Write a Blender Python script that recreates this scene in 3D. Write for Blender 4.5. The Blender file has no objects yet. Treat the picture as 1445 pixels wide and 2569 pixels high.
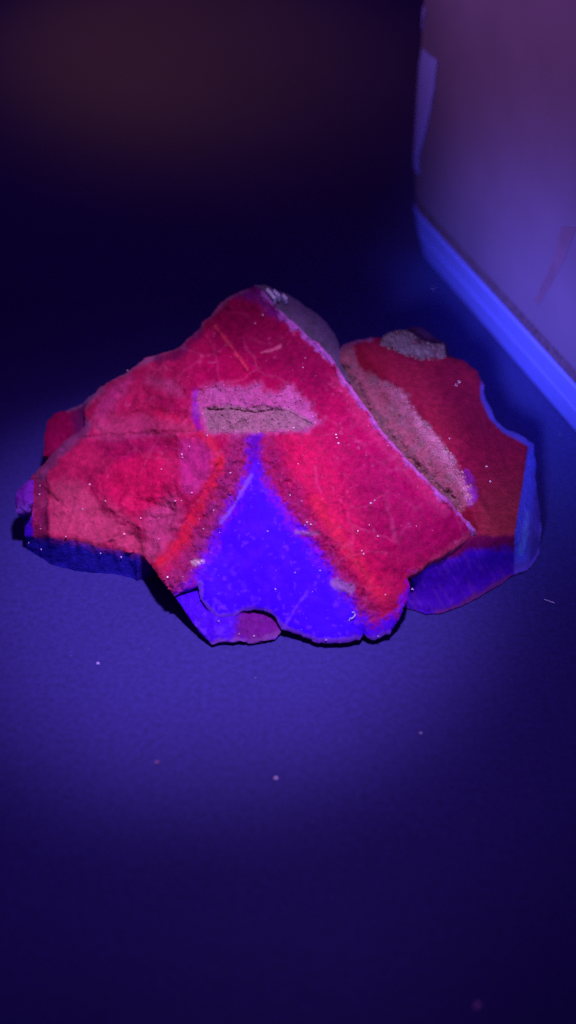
import bpy, bmesh, math, random
import numpy as np
from mathutils import Vector, Matrix
from mathutils.geometry import delaunay_2d_cdt

random.seed(7)
RNG = np.random.default_rng(11)
scene = bpy.context.scene
COL = scene.collection
MM = 0.001

# ------------------------------------------------------------------ camera
W, H, F = 1445.0, 2569.0, 2700.0          # proportions of the picture and focal length in its units
PITCH = math.radians(42.0)
AIM = np.array([0.0, 0.0, 0.012]); DIST = 0.213
FWD = np.array([0.0, math.cos(PITCH), -math.sin(PITCH)])
UPV = np.array([0.0, math.sin(PITCH), math.cos(PITCH)])
CAM = AIM - FWD * DIST
cd = bpy.data.cameras.new('camera'); cam = bpy.data.objects.new('camera', cd); COL.objects.link(cam)
cam.location = CAM; cam.rotation_euler = (math.pi / 2 - PITCH, 0, 0)
cd.sensor_fit = 'VERTICAL'; cd.sensor_height = 36.0; cd.lens = F / H * 36.0
cd.clip_start = 0.005; cd.clip_end = 20
cd.dof.use_dof = True; cd.dof.focus_distance = 0.212; cd.dof.aperture_fstop = 8.0
scene.camera = cam

# ------------------------------------------------------------------ world, lamps, exposure
w = bpy.data.worlds.new('World'); scene.world = w; w.use_nodes = True
bg = w.node_tree.nodes['Background']; bg.inputs[0].default_value = (0.55, 0.06, 1.0, 1); bg.inputs[1].default_value = 0.075

def aim(o, target):
    d = Vector(target) - o.location
    o.rotation_euler = d.to_track_quat('-Z', 'Y').to_euler()

def spot(name, loc, target, power, color, size_deg, blend, radius):
    l = bpy.data.lights.new(name, 'SPOT'); l.energy = power; l.color = color
    l.spot_size = math.radians(size_deg); l.spot_blend = blend; l.shadow_soft_size = radius
    o = bpy.data.objects.new(name, l); COL.objects.link(o); o.location = loc; aim(o, target); return o

spot('ultraviolet_torch', (0.022, -0.040, 0.27), (-0.015, -0.003, 0.0), 4.0, (0.76, 0.40, 0.88), 28, 1.0, 0.009)
spot('ultraviolet_torch_spill', (0.022, -0.040, 0.272), (-0.012, -0.015, 0.0), 0.75, (0.70, 0.34, 1.0), 44, 1.0, 0.02)
spot('box_blue_fill', (-0.03, -0.18, 0.11), (0.066, 0.078, 0.012), 8.0, (0.38, 0.39, 1.0), 18, 1.0, 0.022)  # added blue spot that brightens the box rim and lower face
spot('brown_pool_spot', (-0.20, 0.75, 0.55), (-0.040, 0.315, 0.0), 5.6, (1.0, 0.34, 0.05), 18, 1.0, 0.03)  # added warm spot, throws the brown band on the far tabletop
spot('box_warm_fill', (-0.30, 0.08, 0.26), (0.045, 0.085, 0.105), 4.6, (1.0, 0.50, 0.66), 24, 1.0, 0.03)  # added warm spot that tints the box face and corner

scene.view_settings.view_transform = 'Standard'; scene.view_settings.look = 'None'
scene.view_settings.exposure = 0.0; scene.view_settings.gamma = 1.0
scene.cycles.use_denoising = False
scene.cycles.max_bounces = 6

# ------------------------------------------------------------------ helpers
def ray_to(px, py, z):
    """point at height z (metres) in line with the place px, py of the picture"""
    px = np.asarray(px, float); py = np.asarray(py, float); z = np.asarray(z, float)
    x = (px - W / 2) / F; y = -(py - H / 2) / F
    d = FWD[None, :] + x.reshape(-1, 1) * np.array([1.0, 0, 0]) + y.reshape(-1, 1) * UPV[None, :]
    t = (z.reshape(-1) - CAM[2]) / d[:, 2]
    return CAM[None, :] + d * t[:, None]

def lattice_noise(x, y, scale, seed):
    r = np.random.default_rng(seed); g = r.random((64, 64))
    u = x / scale; v = y / scale
    iu = np.floor(u).astype(int); iv = np.floor(v).astype(int)
    fu = u - iu; fv = v - iv
    fu = fu * fu * (3 - 2 * fu); fv = fv * fv * (3 - 2 * fv)
    a = g[iu % 64, iv % 64]; b = g[(iu + 1) % 64, iv % 64]; c = g[iu % 64, (iv + 1) % 64]; d = g[(iu + 1) % 64, (iv + 1) % 64]
    return (a * (1 - fu) + b * fu) * (1 - fv) + (c * (1 - fu) + d * fu) * fv

def fbm(x, y, scale, seed, octaves=4, gain=0.5):
    t = 0; amp = 1; s = 0
    for k in range(octaves):
        ca, sa = math.cos(0.7 * k), math.sin(0.7 * k)
        t = t + amp * lattice_noise(x * ca - y * sa + 17 * k, x * sa + y * ca, scale / 2 ** k, seed + k); s += amp; amp *= gain
    return t / s * 2 - 1                      # -1 .. 1

def seg_dist(x, y, pts, closed=False):
    pts = [tuple(p) for p in pts]
    if closed: pts = pts + [pts[0]]
    best = np.full(x.shape, 1e9)
    for (ax, ay), (bx, by) in zip(pts[:-1], pts[1:]):
        dx, dy = bx - ax, by - ay; L = dx * dx + dy * dy + 1e-9
        t = np.clip(((x - ax) * dx + (y - ay) * dy) / L, 0, 1)
        best = np.minimum(best, np.hypot(x - ax - t * dx, y - ay - t * dy))
    return best

def inside(x, y, poly):
    r = np.zeros(x.shape, bool); n = len(poly)
    for i in range(n):
        ax, ay = poly[i]; bx, by = poly[(i + 1) % n]
        if ay == by: continue
        c = ((ay > y) != (by > y)) & (x < (bx - ax) * (y - ay) / (by - ay) + ax)
        r ^= c
    return r

def sdf(x, y, poly):                          # positive inside
    d = seg_dist(x, y, poly, True)
    return np.where(inside(x, y, poly), d, -d)

def sstep(a, b, v):
    t = np.clip((v - a) / (b - a), 0, 1); return t * t * (3 - 2 * t)

def zone(x, y, poly, soft=14, rough=10, rs=40, seed=1):
    return sstep(-soft, soft, sdf(x, y, poly) + rough * fbm(x, y, rs, seed) + 0.7 * soft * fbm(x, y, 8, seed + 70, 2))

def stroke(x, y, pts, width, soft=6, rough=5, rs=30, seed=2):
    return 1 - sstep(width - soft, width + soft, seg_dist(x, y, pts) + rough * fbm(x, y, rs, seed) + 0.9 * soft * fbm(x, y, 8, seed + 70, 2))

def facets(x, y, size, seed, tilt, step):
    """broken cleavage: patches of plane tilted each its own way; gives height and a tone for each patch"""
    r = np.random.default_rng(seed); n = int(1450 * 1000 / size ** 2)
    S = np.stack([r.uniform(0, 1450, n), r.uniform(680, 1660, n)], 1)
    xx = x + size * 0.22 * fbm(x, y, size * 0.7, seed + 1, 3); yy = y + size * 0.22 * fbm(x, y, size * 0.7, seed + 2, 3)
    idx = np.zeros(len(x), int)
    for a in range(0, len(x), 3000):
        b = slice(a, a + 3000); idx[b] = np.argmin((xx[b, None] - S[None, :, 0]) ** 2 * 0.8 + (yy[b, None] - S[None, :, 1]) ** 2, 1)
    tx, ty, h0, tone = r.normal(0, 1, n), r.normal(0, 1, n), r.normal(0, 1, n), r.uniform(-1, 1, n)
    h = 0.42 * (tx[idx] * (x - S[idx, 0]) + ty[idx] * (y - S[idx, 1])) / size * tilt + 0.42 * h0[idx] * step
    return h, tone[idx]

_FOLD = {}
def folded(x, y, size, seed, amp):
    """crisp cleavage facets: flat triangles between scattered points of uneven height, meeting in ridges and valleys"""
    if (size, seed) not in _FOLD:
        r = np.random.default_rng(seed); n = int(1600 * 1150 / size ** 2)
        S = np.stack([r.uniform(-60, 1520, n), r.uniform(620, 1720, n)], 1); hh = r.normal(0, 1, n)
        res = delaunay_2d_cdt([Vector(p) for p in S], [], [], 0, 1e-6)
        V = np.array([tuple(v) for v in res[0]]); o = np.array([l[0] for l in res[3]]); hv = hh[o]; T = np.array([list(f) for f in res[2]])
        a, b, c = V[T[:, 0]], V[T[:, 1]], V[T[:, 2]]; det = (b[:, 0] - a[:, 0]) * (c[:, 1] - a[:, 1]) - (c[:, 0] - a[:, 0]) * (b[:, 1] - a[:, 1])
        _FOLD[(size, seed)] = (a, b, c, det, hv[T])
    a, b, c, det, hv = _FOLD[(size, seed)]
    out = np.zeros(len(x))
    for k in range(0, len(x), 1500):
        X = x[k:k + 1500, None]; Y = y[k:k + 1500, None]
        u = ((X - a[:, 0]) * (c[:, 1] - a[:, 1]) - (c[:, 0] - a[:, 0]) * (Y - a[:, 1])) / det
        v = ((b[:, 0] - a[:, 0]) * (Y - a[:, 1]) - (X - a[:, 0]) * (b[:, 1] - a[:, 1])) / det
        i = np.argmax(np.minimum(np.minimum(u, v), 1 - u - v), 1); q = np.arange(len(i))
        out[k:k + 1500] = hv[i, 0] + u[q, i] * (hv[i, 1] - hv[i, 0]) + v[q, i] * (hv[i, 2] - hv[i, 0])
    return out * amp

def fracture_lines(x, y, size, seed, width):
    """1 on the borders of the same patches"""
    r = np.random.default_rng(seed); n = int(1450 * 1000 / size ** 2)
    S = np.stack([r.uniform(0, 1450, n), r.uniform(680, 1660, n)], 1)
    xx = x + size * 0.22 * fbm(x, y, size * 0.7, seed + 1, 3); yy = y + size * 0.22 * fbm(x, y, size * 0.7, seed + 2, 3)
    out = np.zeros(len(x))
    for a in range(0, len(x), 3000):
        b = slice(a, a + 3000); d = np.sqrt((xx[b, None] - S[None, :, 0]) ** 2 * 0.8 + (yy[b, None] - S[None, :, 1]) ** 2)
        q = np.partition(d, 1, 1); out[b] = 1 - sstep(0, width, q[:, 1] - q[:, 0])
    return out

def mixc(c, col, m):
    return c + (np.array(col)[None, :] - c) * m[:, None]

def tps(ctrl):
    P = np.array([(a, b) for a, b, _ in ctrl], float) / 500.0; v = np.array([c for *_, c in ctrl], float)
    n = len(P)
    def U(r): return np.where(r > 1e-9, r * r * np.log(np.maximum(r, 1e-9)), 0)
    K = U(np.hypot(P[:, None, 0] - P[None, :, 0], P[:, None, 1] - P[None, :, 1])) + np.eye(n) * 2e-3
    A = np.zeros((n + 3, n + 3)); A[:n, :n] = K; A[:n, n] = 1; A[:n, n + 1:] = P; A[n, :n] = 1; A[n + 1:, :n] = P.T
    s = np.linalg.solve(A, np.concatenate([v, np.zeros(3)]))
    def f(x, y):
        q = np.stack([x, y], 1) / 500.0
        return U(np.hypot(q[:, None, 0] - P[None, :, 0], q[:, None, 1] - P[None, :, 1])) @ s[:n] + s[n] + q @ s[n + 1:]
    return f

def jagged(poly, step=5, amp=3.0, seed=3):
    out = []
    n = len(poly)
    for i in range(n):
        a = np.array(poly[i], float); b = np.array(poly[(i + 1) % n], float)
        L = np.linalg.norm(b - a); k = max(1, int(round(L / step)))
        for j in range(k): out.append(a + (b - a) * j / k)
    P = np.array(out)
    dx = fbm(P[:, 0], P[:, 1], 26, seed, 4, 0.65); dy = fbm(P[:, 0] + 900, P[:, 1] + 300, 26, seed + 50, 4, 0.65)
    return P + np.stack([dx, dy], 1) * amp

# ------------------------------------------------------------------ materials
def new_mat(name):
    m = bpy.data.materials.new(name); m.use_nodes = True
    return m, m.node_tree.nodes, m.node_tree.links, m.node_tree.nodes['Principled BSDF']

def mineral(name, rough=0.6, spec=0.02, grain=900.0, grain_amt=0.45, bump=0.35, sss=0.0):
    """colour of the mineral zones comes from the mesh, crystal grain and fine relief from noise"""
    m, N, L, b = new_mat(name)
    at = N.new('ShaderNodeVertexColor'); at.layer_name = 'zone'
    tc = N.new('ShaderNodeTexCoord')
    n1 = N.new('ShaderNodeTexNoise'); n1.inputs['Scale'].default_value = grain; n1.inputs['Detail'].default_value = 4; n1.inputs['Roughness'].default_value = 0.7
    n2 = N.new('ShaderNodeTexVoronoi'); n2.inputs['Scale'].default_value = grain * 2.2
    L.new(tc.outputs['Object'], n1.inputs['Vector']); L.new(tc.outputs['Object'], n2.inputs['Vector'])
    mr = N.new('ShaderNodeMapRange'); mr.inputs['From Min'].default_value = 0.3; mr.inputs['From Max'].default_value = 0.7
    mr.inputs['To Min'].default_value = 1 - grain_amt; mr.inputs['To Max'].default_value = 1 + grain_amt * 0.7
    L.new(n1.outputs['Fac'], mr.inputs['Value'])
    vm = N.new('ShaderNodeVectorMath'); vm.operation = 'SCALE'
    L.new(at.outputs['Color'], vm.inputs[0]); L.new(mr.outputs['Result'], vm.inputs['Scale'])
    L.new(vm.outputs['Vector'], b.inputs['Base Color'])
    ad = N.new('ShaderNodeMath'); ad.operation = 'ADD'
    L.new(n1.outputs['Fac'], ad.inputs[0]); L.new(n2.outputs['Distance'], ad.inputs[1])
    bp = N.new('ShaderNodeBump'); bp.inputs['Strength'].default_value = bump; bp.inputs['Distance'].default_value = 0.0004
    L.new(ad.outputs['Value'], bp.inputs['Height']); L.new(bp.outputs['Normal'], b.inputs['Normal'])
    b.inputs['Roughness'].default_value = rough; b.inputs['Specular IOR Level'].default_value = spec
    if sss:
        b.inputs['Subsurface Weight'].default_value = sss; b.inputs['Subsurface Radius'].default_value = (1, 0.6, 1); b.inputs['Subsurface Scale'].default_value = 0.0012
    return m

def plain(name, col, rough=0.5, spec=0.2, vary=0.25, scale=600.0, bump=0.15, dist=0.0003):
    m, N, L, b = new_mat(name)
    tc = N.new('ShaderNodeTexCoord'); n = N.new('ShaderNodeTexNoise'); n.inputs['Scale'].default_value = scale; n.inputs['Detail'].default_value = 5
    L.new(tc.outputs['Object'], n.inputs['Vector'])
    mr = N.new('ShaderNodeMapRange'); mr.inputs['From Min'].default_value = 0.3; mr.inputs['From Max'].default_value = 0.7
    mr.inputs['To Min'].default_value = 1 - vary; mr.inputs['To Max'].default_value = 1 + vary
    L.new(n.outputs['Fac'], mr.inputs['Value'])
    vm = N.new('ShaderNodeVectorMath'); vm.operation = 'SCALE'; vm.inputs[0].default_value = col
    L.new(mr.outputs['Result'], vm.inputs['Scale']); L.new(vm.outputs['Vector'], b.inputs['Base Color'])
    bp = N.new('ShaderNodeBump'); bp.inputs['Strength'].default_value = bump; bp.inputs['Distance'].default_value = dist
    L.new(n.outputs['Fac'], bp.inputs['Height']); L.new(bp.outputs['Normal'], b.inputs['Normal'])
    b.inputs['Roughness'].default_value = rough; b.inputs['Specular IOR Level'].default_value = spec
    return m

M_ROCK = mineral('banded_calcite', rough=0.45, spec=0.025, grain_amt=0.28, bump=0.24)
M_BLUE = mineral('smooth_blue_calcite', rough=0.6, spec=0.05, grain=1300, grain_amt=0.12, bump=0.08)
M_CRUST = mineral('drusy_crust', rough=0.6, spec=0.06, grain=700, grain_amt=0.3, bump=0.4)
M_GLASSY = mineral('glassy_calcite', rough=0.22, spec=0.5, grain=500, grain_amt=0.2, bump=0.12)

# ------------------------------------------------------------------ mesh builders
def link_mesh(name, verts, faces, mat, parent=None, colors=None, smooth=True, sharp=35):
    me = bpy.data.meshes.new(name); me.from_pydata([tuple(v) for v in verts], [], faces); me.update()
    if colors is not None:
        ca = me.color_attributes.new('zone', 'FLOAT_COLOR', 'POINT')
        c4 = np.ones((len(verts), 4), np.float32); c4[:, :3] = np.clip(colors, 0, 1); ca.data.foreach_set('color', c4.ravel())
    me.materials.append(mat)
    if smooth:
        me.polygons.foreach_set('use_smooth', [True] * len(me.polygons)); me.set_sharp_from_angle(angle=math.radians(sharp))
    o = bpy.data.objects.new(name, me); COL.objects.link(o)
    if parent: o.parent = parent
    return o

def slab(name, outline, hfun, disp, color, undercut, side_color, mat, parent, step=4.0, amp=3.0, seed=3, edge=0.5, edge_px=8, floor=0.0, rings=10, split=()):
    """solid piece of rock: a modelled upper surface over a broken outline, with walls down to the floor height"""
    B = jagged(outline, step, amp, seed); n = len(B)
    x0, y0 = B.min(0); x1, y1 = B.max(0)
    gx, gy = np.meshgrid(np.arange(x0, x1, step), np.arange(y0, y1, step * 0.87))
    gx = gx + (np.arange(gx.shape[0]) % 2)[:, None] * step * 0.5
    gx = gx.ravel() + RNG.uniform(-0.3, 0.3, gx.size) * step; gy = gy.ravel() + RNG.uniform(-0.3, 0.3, gy.size) * step
    bl = [tuple(p) for p in B]
    dd = seg_dist(gx, gy, bl, True); keep = inside(gx, gy, bl) & (dd > step * 0.55)
    P = np.concatenate([B, np.stack([gx[keep], gy[keep]], 1)])
    r = delaunay_2d_cdt([Vector(p) for p in P], [(i, (i + 1) % n) for i in range(n)], [list(range(n))], 1, 1e-6)
    V = np.array([tuple(v) for v in r[0]]); faces = [list(f) for f in r[2]]
    orig = {}
    for i, ol in enumerate(r[3]):
        for q in ol: orig[q] = i
    loop = [orig[i] for i in range(n)]
    x, y = V[:, 0], V[:, 1]
    de = seg_dist(x, y, bl, True)
    h = hfun(x, y) + disp(x, y) - edge * np.exp(-(de / edge_px) ** 1.0)
    h = np.maximum(h, floor + 0.3)
    P3 = ray_to(x, y, h * MM); C = color(x, y)
    # walls
    L3 = P3[loop]; lx, ly = x[loop], y[loop]
    tang = np.roll(L3, -3, 0) - np.roll(L3, 3, 0)
    nrm = np.stack([-tang[:, 1], tang[:, 0]], 1); nrm /= np.linalg.norm(nrm, axis=1)[:, None] + 1e-12
    area = 0.5 * np.sum(L3[:, 0] * np.roll(L3[:, 1], -1) - np.roll(L3[:, 0], -1) * L3[:, 1])
    if area < 0: nrm = -nrm
    S3 = L3.copy(); ker = np.ones(17) / 17
    for a in (0, 1): S3[:, a] = np.convolve(np.concatenate([L3[-8:, a], L3[:, a], L3[:8, a]]), ker, 'valid')
    uc = undercut(lx, ly); hh = L3[:, 2] - floor * MM
    allv = [P3]; allc = [C]; prev = loop; base = len(P3)
    sc = side_color(lx, ly)
    for k in range(1, rings + 1):
        t = k / rings
        q = L3 + (S3 - L3) * min(1, 2.5 * t); q[:, 2] = floor * MM + hh * (1 - t)
        arc = np.arange(n) * step; wob = fbm(arc, np.full(n, t * 60.0), 26, seed + 9, 4) * 0.55 * MM * (1 if k < rings else 0.4)
        q[:, :2] += nrm * (uc * hh * t + wob)[:, None]
        allv.append(q)
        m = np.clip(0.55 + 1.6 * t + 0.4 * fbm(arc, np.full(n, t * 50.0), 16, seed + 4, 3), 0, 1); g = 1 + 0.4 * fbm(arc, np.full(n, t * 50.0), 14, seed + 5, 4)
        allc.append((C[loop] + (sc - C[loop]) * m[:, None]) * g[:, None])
        cur = [base + i for i in range(n)]; base += n
        for i in range(n):
            j = (i + 1) % n
            faces.append([prev[i], prev[j], cur[j], cur[i]])
        prev = cur
    faces.append(list(prev))
    verts = np.concatenate(allv); cols = np.concatenate(allc)
    nt = len(r[2]); cx = np.array([x[f].mean() for f in r[2]]); cy = np.array([y[f].mean() for f in r[2]])
    # one consistent side out: the upper surface faces up
    up = np.array([np.cross(P3[f[1]] - P3[f[0]], P3[f[2]] - P3[f[0]])[2] for f in r[2]])
    if np.median(up) < 0: faces = [f[::-1] for f in faces[:nt]] + [f for f in faces[nt:]]
    owner = np.zeros(len(faces), int)
    for k, (pn, fn, pm) in enumerate(split): owner[:nt][fn(cx, cy) > 0.5] = k + 1
    made = []
    for k in range(len(split) + 1):
        fs = [faces[i] for i in np.nonzero(owner == k)[0]]
        used = np.unique(np.concatenate([np.array(f) for f in fs])); back = {int(u): i for i, u in enumerate(used)}
        fs = [[back[int(q)] for q in f] for f in fs]
        o = link_mesh(name if k == 0 else split[k - 1][0], verts[used], fs, mat if k == 0 else split[k - 1][2], parent, cols[used])
        if k == 0:
            bm = bmesh.new(); bm.from_mesh(o.data); bmesh.ops.recalc_face_normals(bm, faces=bm.faces); bm.to_mesh(o.data); bm.free()
        o.data.set_sharp_from_angle(angle=math.radians(45))
        made.append(o)
    return made

def const(v): return lambda x, y: np.full(x.shape, float(v))
def const_c(c): return lambda x, y: np.tile(np.array(c, float), (len(x), 1))

OCT_F = [(0, 2, 4), (2, 1, 4), (1, 3, 4), (3, 0, 4), (2, 0, 5), (1, 2, 5), (3, 1, 5), (0, 3, 5)]
def crystals(name, pts, sizes, cols, mat, parent=None, squash=(0.6, 1.0)):
    """many little crystal grains joined into one piece"""
    V = []; Fc = []; C = []
    for p, s, c in zip(pts, sizes, cols):
        rot = Matrix.Rotation(random.uniform(0, 6.28), 3, Vector((random.gauss(0, 1), random.gauss(0, 1), random.gauss(0, 1))).normalized())
        k = len(V); e = [random.uniform(*squash) * s for _ in range(3)]
        for v in ((e[0], 0, 0), (-e[0], 0, 0), (0, e[1], 0), (0, -e[1], 0), (0, 0, e[2]), (0, 0, -e[2])):
            q = rot @ Vector(v); V.append((p[0] + q.x, p[1] + q.y, p[2] + q.z)); C.append(c)
        Fc += [tuple(k + i for i in f) for f in OCT_F]
    o = link_mesh(name, V, Fc, mat, parent, np.array(C), smooth=False)
    return o

def tag(o, label, cat, group=None):
    o['label'] = label; o['category'] = cat
    if group: o['group'] = group
    return o

# ------------------------------------------------------------------ the tabletop
def table_material():
    m, N, L, b = new_mat('dark_satin_tabletop')
    tc = N.new('ShaderNodeTexCoord')
    n = N.new('ShaderNodeTexNoise'); n.inputs['Scale'].default_value = 900; n.inputs['Detail'].default_value = 3; n.inputs['Roughness'].default_value = 0.7
    big = N.new('ShaderNodeTexNoise'); big.inputs['Scale'].default_value = 22; big.inputs['Detail'].default_value = 4
    L.new(tc.outputs['Object'], n.inputs['Vector']); L.new(tc.outputs['Object'], big.inputs['Vector'])
    mr = N.new('ShaderNodeMapRange'); mr.inputs['From Min'].default_value = 0.3; mr.inputs['From Max'].default_value = 0.7; mr.inputs['To Min'].default_value = 0.80; mr.inputs['To Max'].default_value = 1.2
    L.new(n.outputs['Fac'], mr.inputs['Value'])
    mb = N.new('ShaderNodeMapRange'); mb.inputs['From Min'].default_value = 0.3; mb.inputs['From Max'].default_value = 0.7; mb.inputs['To Min'].default_value = 0.91; mb.inputs['To Max'].default_value = 1.08
    L.new(big.outputs['Fac'], mb.inputs['Value'])
    mu = N.new('ShaderNodeMath'); mu.operation = 'MULTIPLY'; L.new(mr.outputs['Result'], mu.inputs[0]); L.new(mb.outputs['Result'], mu.inputs[1])
    vm = N.new('ShaderNodeVectorMath'); vm.operation = 'SCALE'; vm.inputs[0].default_value = (0.036, 0.037, 0.25)
    L.new(mu.outputs['Value'], vm.inputs['Scale']); L.new(vm.outputs['Vector'], b.inputs['Base Color'])
    bp = N.new('ShaderNodeBump'); bp.inputs['Strength'].default_value = 0.12; bp.inputs['Distance'].default_value = 0.0002
    L.new(n.outputs['Fac'], bp.inputs['Height']); L.new(bp.outputs['Normal'], b.inputs['Normal'])
    b.inputs['Roughness'].default_value = 0.5; b.inputs['Specular IOR Level'].default_value = 0.12
    return m

tb = link_mesh('tabletop', [(-1.5, -0.6, 0), (1.5, -0.6, 0), (1.5, 2.2, 0), (-1.5, 2.2, 0),
                            (-1.5, -0.6, -0.03), (1.5, -0.6, -0.03), (1.5, 2.2, -0.03), (-1.5, 2.2, -0.03)],
               [(0, 1, 2, 3), (7, 6, 5, 4), (0, 4, 5, 1), (1, 5, 6, 2), (2, 6, 7, 3), (3, 7, 4, 0)], table_material(), smooth=False)
tb['kind'] = 'structure'

# ------------------------------------------------------------------ the mineral specimen
rock = bpy.data.objects.new('mineral_specimen', None); COL.objects.link(rock)
rock.empty_display_size = 0.01
tag(rock, 'rough crimson and violet-blue banded mineral specimen lying on the dark tabletop', 'mineral')

FRONT = [(640, 716), (663, 731), (690, 770), (720, 795), (750, 822), (772, 846), (800, 860), (832, 897), (856, 936), (890, 985), (922, 1027), (960, 1080),
         (1002, 1132), (1050, 1182), (1090, 1224), (1130, 1258), (1166, 1298), (1196, 1335), (1150, 1370), (1100, 1400), (1060, 1428), (1020, 1452), (1030, 1475),
         (1016, 1520), (996, 1562), (976, 1590), (940, 1604), (922, 1598), (913, 1584), (902, 1606), (850, 1613), (800, 1612), (780, 1600), (745, 1592),
         (709, 1578), (690, 1546), (675, 1536), (640, 1530), (608, 1534), (586, 1550), (545, 1550), (520, 1526), (502, 1502), (500, 1470), (470, 1480), (440, 1497), (410, 1460),
         (386, 1430), (370, 1405), (352, 1386), (330, 1384), (280, 1374), (230, 1362), (180, 1352), (120, 1347), (84, 1349), (62, 1340), (58, 1278), (62, 1240), (85, 1190),
         (108, 1166), (130, 1140), (160, 1110), (190, 1086), (212, 1070), (214, 1022), (240, 985), (262, 965), (300, 945), (340, 920), (362, 900), (400, 886),
         (430, 880), (452, 868), (500, 826), (506, 810), (540, 780), (556, 760), (580, 740), (610, 728)]
front_h = tps([(640, 716, 33), (663, 731, 33), (750, 822, 31), (860, 936, 28), (960, 1080, 24.5), (1050, 1182, 20.5), (1130, 1258, 17.5), (1196, 1335, 12.4),
               (1100, 1400, 10.6), (1020, 1452, 7.8), (1016, 1520, 6), (976, 1590, 2.4), (850, 1613, 2.0), (709, 1578, 2.6), (610, 1534, 4.0), (520, 1526, 4.6), (440, 1497, 6.2),
               (386, 1430, 8.4), (352, 1386, 7.4), (230, 1362, 7.6), (84, 1349, 6.6), (60, 1278, 8.5), (108, 1166, 12), (212, 1070, 15.5), (240, 985, 19), (362, 900, 24),
               (452, 868, 26), (540, 780, 30), (640, 900, 29), (640, 1010, 26), (640, 1100, 23), (500, 1080, 22), (400, 1000, 21.5), (350, 1120, 16.5), (300, 1250, 12.5), (200, 1250, 10.8),
               (450, 1250, 15), (520, 1350, 11.5), (640, 1250, 17), (640, 1400, 10.5), (760, 1480, 7.4), (820, 1250, 17.6), (900, 1150, 21.5), (960, 1330, 14.2), (900, 1460, 8.6), (800, 1000, 26)])

POCKET = [(492, 985), (520, 968), (560, 962), (590, 970), (630, 970), (650, 962), (672, 985), (705, 985), (725, 966), (745, 985), (770, 1010), (795, 1040), (800, 1062), (765, 1082), (700, 1083), (640, 1086), (560, 1090), (518, 1086), (505, 1050), (488, 1040)]
PFLOOR = [(512, 1030), (535, 1018), (600, 1020), (650, 1022), (690, 1020), (735, 1030), (765, 1045), (786, 1063), (760, 1078), (700, 1080), (640, 1083), (560, 1087), (522, 1083)]
WEDGE = [(640, 1165), (668, 1215), (700, 1262), (740, 1312), (790, 1375), (830, 1440), (870, 1490), (905, 1545), (935, 1575), (1000, 1545), (1040, 1450), (1060, 1520), (1010, 1620), (900, 1640), (700, 1630),
         (560, 1600), (480, 1540), (430, 1500), (480, 1465), (520, 1395), (545, 1340), (580, 1275), (612, 1215)]
CRACKS = [([(540, 818), (590, 880), (625, 930), (648, 968)], 0.5), ([(765, 1490), (735, 1530), (712, 1574)], 0.35), ([(225, 1225), (262, 1275), (300, 1300), (360, 1335)], 0.3),
          ([(442, 1262), (436, 1295), (412, 1340)], 0.4), ([(440, 1130), (452, 1190), (455, 1262)], 0.25), ([(500, 1466), (500, 1500)], 0.4), ([(1010, 1215), (1080, 1180)], 0.12),
          ([(905, 1585), (885, 1568)], 0.4), ([(340, 930), (400, 960), (430, 1010)], 0.25), ([(300, 1120), (380, 1115), (440, 1130)], 0.2)]

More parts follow.
